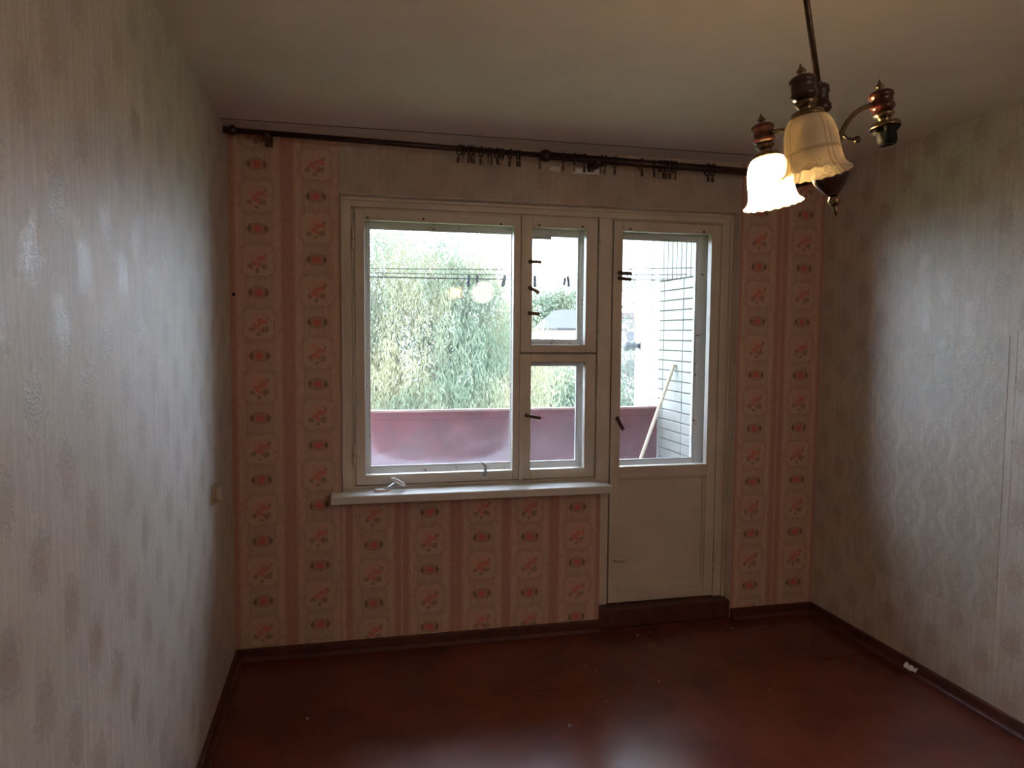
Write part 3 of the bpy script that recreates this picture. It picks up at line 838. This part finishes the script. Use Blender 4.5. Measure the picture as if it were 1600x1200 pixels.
# ------------------------------------------------------------------ ceiling lamp
lamp = empty('ceiling_lamp', (1.375, -2.263, H)); tag(lamp, 'crooked hanging ceiling lamp with three wooden sockets and two frosted bell shades', 'lamp')
lamp.rotation_euler = (Matrix.Rotation(math.radians(-4.5), 3, Vector((rx.x, rx.y, 0))) @ Matrix.Rotation(math.radians(-9.2), 3, 'Y')).to_euler()
mb = MB(); mb.lathe([(.045, -.002), (.044, -.015), (.030, -.045), (.010, -.060)], 20); mb.build('canopy', BRASS, lamp)
mb = MB(); mb.tube([(0, 0, -.02), (0, 0, -.445)], .0062, 10); mb.build('stem', DARKMETAL, lamp)
mb = MB(); mb.lathe([(.008, -.430), (.016, -.436), (.020, -.440), (.020, -.452), (.017, -.456), (.016, -.470), (.019, -.476), (.019, -.486), (.010, -.492)], 18); mb.build('column', DARKWOOD, lamp)
mb = MB(); mb.tube([(0, 0, -.488), (0, 0, -.61)], .010, 12); mb.build('column_tube', BRASS, lamp)
mb = MB(); mb.lathe([(.010, -.582), (.016, -.590), (.020, -.596), (.034, -.609), (.0365, -.616), (.034, -.626), (.025, -.640), (.014, -.652), (.009, -.656)], 22); mb.build('hub_bowl', DARKWOOD, lamp)
mb = MB(); mb.lathe([(.005, -.654), (.010, -.659), (.0125, -.667), (.009, -.675), (.005, -.679), (.006, -.683), (.0005, -.699)], 14); mb.build('hub_finial', BRASS, lamp)
camR, camF = Vector((rx.x, rx.y, 0)).normalized(), Vector((fw.x, fw.y, 0)).normalized()
def arm(r_, f_, lit, shaded):
    d = camR * r_ + camF * f_; L = d.length; d.normalize(); perp = Vector((-d.y, d.x, 0))
    pts = []
    for k in range(15):
        t = k / 14
        a = math.pi / 2 * t
        pts.append(d * (.018 + (L - .034) * (1 - math.cos(a)) ** .9) + Vector((0, 0, -.600 + .118 * math.sin(a) ** .9)))
    mb = MB(); mb.tube(pts, .0052, 8); a_ = mb.build('arm', BRASS, lamp)
    q = pts[5]; mb = MB(); mb.tube([q, q + d * .012 + Vector((0, 0, -.012)), q + d * .028 + Vector((0, 0, -.016))], [.003, .003, .003], 6)
    mb.lathe([(.002, -.0075), (.006, -.005), (.0075, 0), (.006, .005), (.002, .0075)], 10, Matrix.Translation(q + d * .034 + Vector((0, 0, -.016)))); mb.build('scroll_knob', DARKMETAL, a_)
    c = d * L; M = Matrix.Translation((c.x, c.y, -.478))
    wood = MB(); wood.lathe([(.010, .024), (.018, .0215), (.0235, .017), (.0245, .010), (.0220, .008), (.0215, -.006), (.0235, -.008), (.0240, -.013), (.0200, -.019), (.012, -.021)], 22, M)
    so = wood.build('socket', REDWOOD if r_ != -.088 else DARKWOOD, lamp)
    mb = MB(); mb.lathe([(.008, .022), (.0085, .024), (.004, .026), (.008, .029), (.009, .031), (.007, .034), (.003, .039), (.0004, .046)], 14, M); mb.build('finial', BRASS, so)
    mb = MB(); mb.lathe([(.013, -.019), (.020, -.023), (.021, -.027), (.015, -.033), (.011, -.038), (.013, -.041)], 20, M); mb.build('cup', BRASS, so)
    mb = MB(); mb.lathe([(.012, -.040), (.027, -.043), (.0295, -.048), (.0295, -.054), (.027, -.052), (.013, -.046)], 24, M); mb.build('gallery_ring', BRASS, so)
    if not shaded:
        def lob(k, a): return ((.0065 * math.cos(6 * a) if k in (1, 2) else 0), 0)
        mb = MB(); mb.lathe([(.019, -.046), (.022, -.052), (.022, -.060), (.019, -.064), (.019, -.078), (.016, -.088), (.010, -.088), (.010, -.060)], 24, M, True, lob)
        tag(mb.build('lampholder', BLACKPL, so), 'bare black lampholder'); return
    prof = [(.0215, -.050), (.034, -.055), (.041, -.066), (.0455, -.082), (.0475, -.100), (.0485, -.118), (.0500, -.133), (.053, -.144), (.058, -.151), (.0635, -.156)]
    inn = [(r - .0028, z - .0006) for r, z in prof[::-1]]
    def rim(k, a):
        wgt = {7: .2, 8: .55, 9: 1.0, 10: 1.0, 11: .55, 12: .2}.get(k, 0)
        return (.0012 * wgt * math.cos(20 * a), .0015 * wgt * math.cos(20 * a))
    mb = MB(); mb.lathe(prof + inn, 72, M, False, rim)
    sh = tag(mb.build('shade', SHADE, lamp), 'glowing frosted bell shade' if lit else 'unlit frosted bell shade')
    mb = MB(); mb.lathe([(.012, -.046), (.013, -.062)], 14, M); mb.build('lampholder', BLACKPL, sh)
    mb = MB(); mb.lathe([(.010, -.062), (.013, -.070), (.020, -.086), (.0235, -.100), (.021, -.114), (.012, -.124), (.002, -.127)], 12 if lit else 16, M)
    tag(mb.build('bulb', BULB if lit else BULB_OFF, sh), 'lit bulb' if lit else 'unlit bulb')
arm(-.067, .141, True, True)
arm(.138, .030, False, False)
arm(-.088, -.130, False, True)

# fill globe added out of view behind the camera to warm the window wall
gl = empty('fill_globe', (2.14, -4.75, H)); tag(gl, 'fill-light globe added out of view at the back of the room', 'lamp')
mb = MB(); mb.lathe([(.045, -.001), (.043, -.012), (.012, -.03)], 16); mb.build('canopy', WHITEPL, gl)
mb = MB(); mb.tube([(0, 0, -.02), (0, 0, -.31)], .004, 6); mb.build('cord', WHITEPL, gl)
mb = MB(); mb.lathe([(.13 * math.sin(math.pi * (i + .6) / 14.2), -.43 + .13 * math.cos(math.pi * (i + .6) / 14.2)) for i in range(14)], 24); mb.build('globe', FILL_GLOBE, gl)

# ------------------------------------------------------------------ small things in the room
so = empty('wall_socket', (0, -.535, .925)); tag(so, 'small beige wall socket on the left wall near the corner', 'wall socket')
mb = MB(); mb.box(0, .008, -.038, .038, -.038, .038); mb.build('back_plate', BEIGEPL, so, .003)
mb = MB(); mb.lathe([(.033, .006), (.032, .024), (.028, .030), (.020, .030), (.018, .022)], 24, Matrix.Rotation(math.pi / 2, 4, 'Y')); mb.build('housing', BEIGEPL, so)
for y in (-.009, .009):
    mb = MB(); mb.lathe([(.003, .0225), (.0032, .0235)], 8, Matrix.Translation((0, y, 0)) @ Matrix.Rotation(math.pi / 2, 4, 'Y')); mb.build('pin_hole', BLACKPL, so)
nl = empty('wall_nail', (.020, 0, 1.746)); tag(nl, 'dark nail in the pink wallpaper near the left corner', 'nail')
mb = MB(); mb.lathe([(.0065, .012), (.008, .016), (.004, .019)], 10, Matrix.Rotation(math.pi / 2, 4, 'X')); mb.build('head', BLACKPL, nl)
mb = MB(); mb.lathe([(.003, -.006), (.003, .013)], 8, Matrix.Rotation(math.pi / 2, 4, 'X')); mb.build('shank', BLACKPL, nl)

# loose window handle lying on the sill
hd = empty('window_handle', (.706, -.018, .798)); tag(hd, 'loose white window handle lying on the sill', 'handle')
mb = MB(); n = 18
lo = [mb.bm.verts.new((.036 * math.cos(2 * math.pi * i / n) - .018, .016 * math.sin(2 * math.pi * i / n), .0)) for i in range(n)]
hi = [mb.bm.verts.new((.032 * math.cos(2 * math.pi * i / n) - .018, .013 * math.sin(2 * math.pi * i / n), .012)) for i in range(n)]
mb.bm.faces.new(lo[::-1]); mb.bm.faces.new(hi)
for i in range(n): mb.bm.faces.new((lo[i], lo[(i + 1) % n], hi[(i + 1) % n], hi[i]))
mb.build('rose', WHITEPL, hd)
mb = MB(); mb.tube([(-.004, 0, .004), (.020, .012, .014), (.048, .022, .030)], [.009, .008, .008], 10); mb.build('neck', CHROME, hd)
mb = MB(); mb.tube([(.030, .020, .056), (.040, .020, .054), (.066, .020, .040), (.092, .020, .024), (.098, .020, .019)], [.005, .010, .0105, .010, .005], 10); mb.build('lever', WHITEPL, hd)

# torn paper on the right baseboard, paint chips on the floor
mb = MB(); rr = random.Random(5); pr = []
for i in range(9):
    t = i / 8
    y = -.835 + .075 * t
    pr.append((mb.bm.verts.new((W - .037 + rr.uniform(-.003, .003), y, .018 + rr.uniform(0, .006))), mb.bm.verts.new((W - .021 + rr.uniform(-.003, .003), y + .005, .030 + rr.uniform(0, .012)))))
for p, q in zip(pr, pr[1:]): mb.bm.faces.new((p[0], p[1], q[1], q[0]))
pp = mb.build('paper_scrap', PAPER); m_ = pp.modifiers.new('s', 'SOLIDIFY'); m_.thickness = .002
tag(pp, 'torn white paper scrap stuck on the right baseboard', 'paper scrap')
def chip(x, y, s, label, z=0.0003, grp=None, mat=PAPER):
    mb = MB(); n = rr.randint(5, 7); r0 = [rr.uniform(.6, 1.1) * s for _ in range(n)]
    lo = [mb.bm.verts.new((r0[i] * math.cos(6.283 * i / n), r0[i] * math.sin(6.283 * i / n), 0)) for i in range(n)]
    hi = [mb.bm.verts.new((.8 * r0[i] * math.cos(6.283 * i / n), .8 * r0[i] * math.sin(6.283 * i / n), .0035)) for i in range(n)]
    mb.bm.faces.new(lo[::-1]); mb.bm.faces.new(hi)
    for i in range(n): mb.bm.faces.new((lo[i], lo[(i + 1) % n], hi[(i + 1) % n], hi[i]))
    o = mb.build('paint_chip', mat); o.location = (x, y, z)
    tag(o, label, 'paint chip', grp)
CHIP = plain('old_paint_chip', (.26, .21, .18), .7, 0, .1, 60, 0)
chip(1.388, -.895, .010, 'largest pale paint chip, mid-floor in front of the window', mat=CHIP)
chip(2.004, -.120, .009, 'pale paint chip on the floor just before the threshold', mat=CHIP)
chip(.356, -.618, .010, 'dull paint chip on the floor near the left wall', mat=CHIP)
chip(1.226, -.640, .012, 'dark flake on the floor seam left of centre', mat=SKIRT)
for x, y in ((1.62, -.40), (1.66, -.46), (1.58, -.62), (1.60, -.74), (1.33, -1.0), (1.90, -.62), (2.35, -.80)):
    chip(x, y, rr.uniform(.003, .005), 'tiny pale crumb scattered on the middle of the floor', grp='crumbs on the middle of the floor', mat=CHIP)
for x, y in ((1.97, .08), (2.00, .09), (2.38, .13), (2.42, .15), (2.45, .12), (2.14, .05)):
    chip(x, y, rr.uniform(.005, .009), 'pale crumb of plaster lying on the dark threshold', .1003, 'crumbs on the threshold', mat=CHIP)
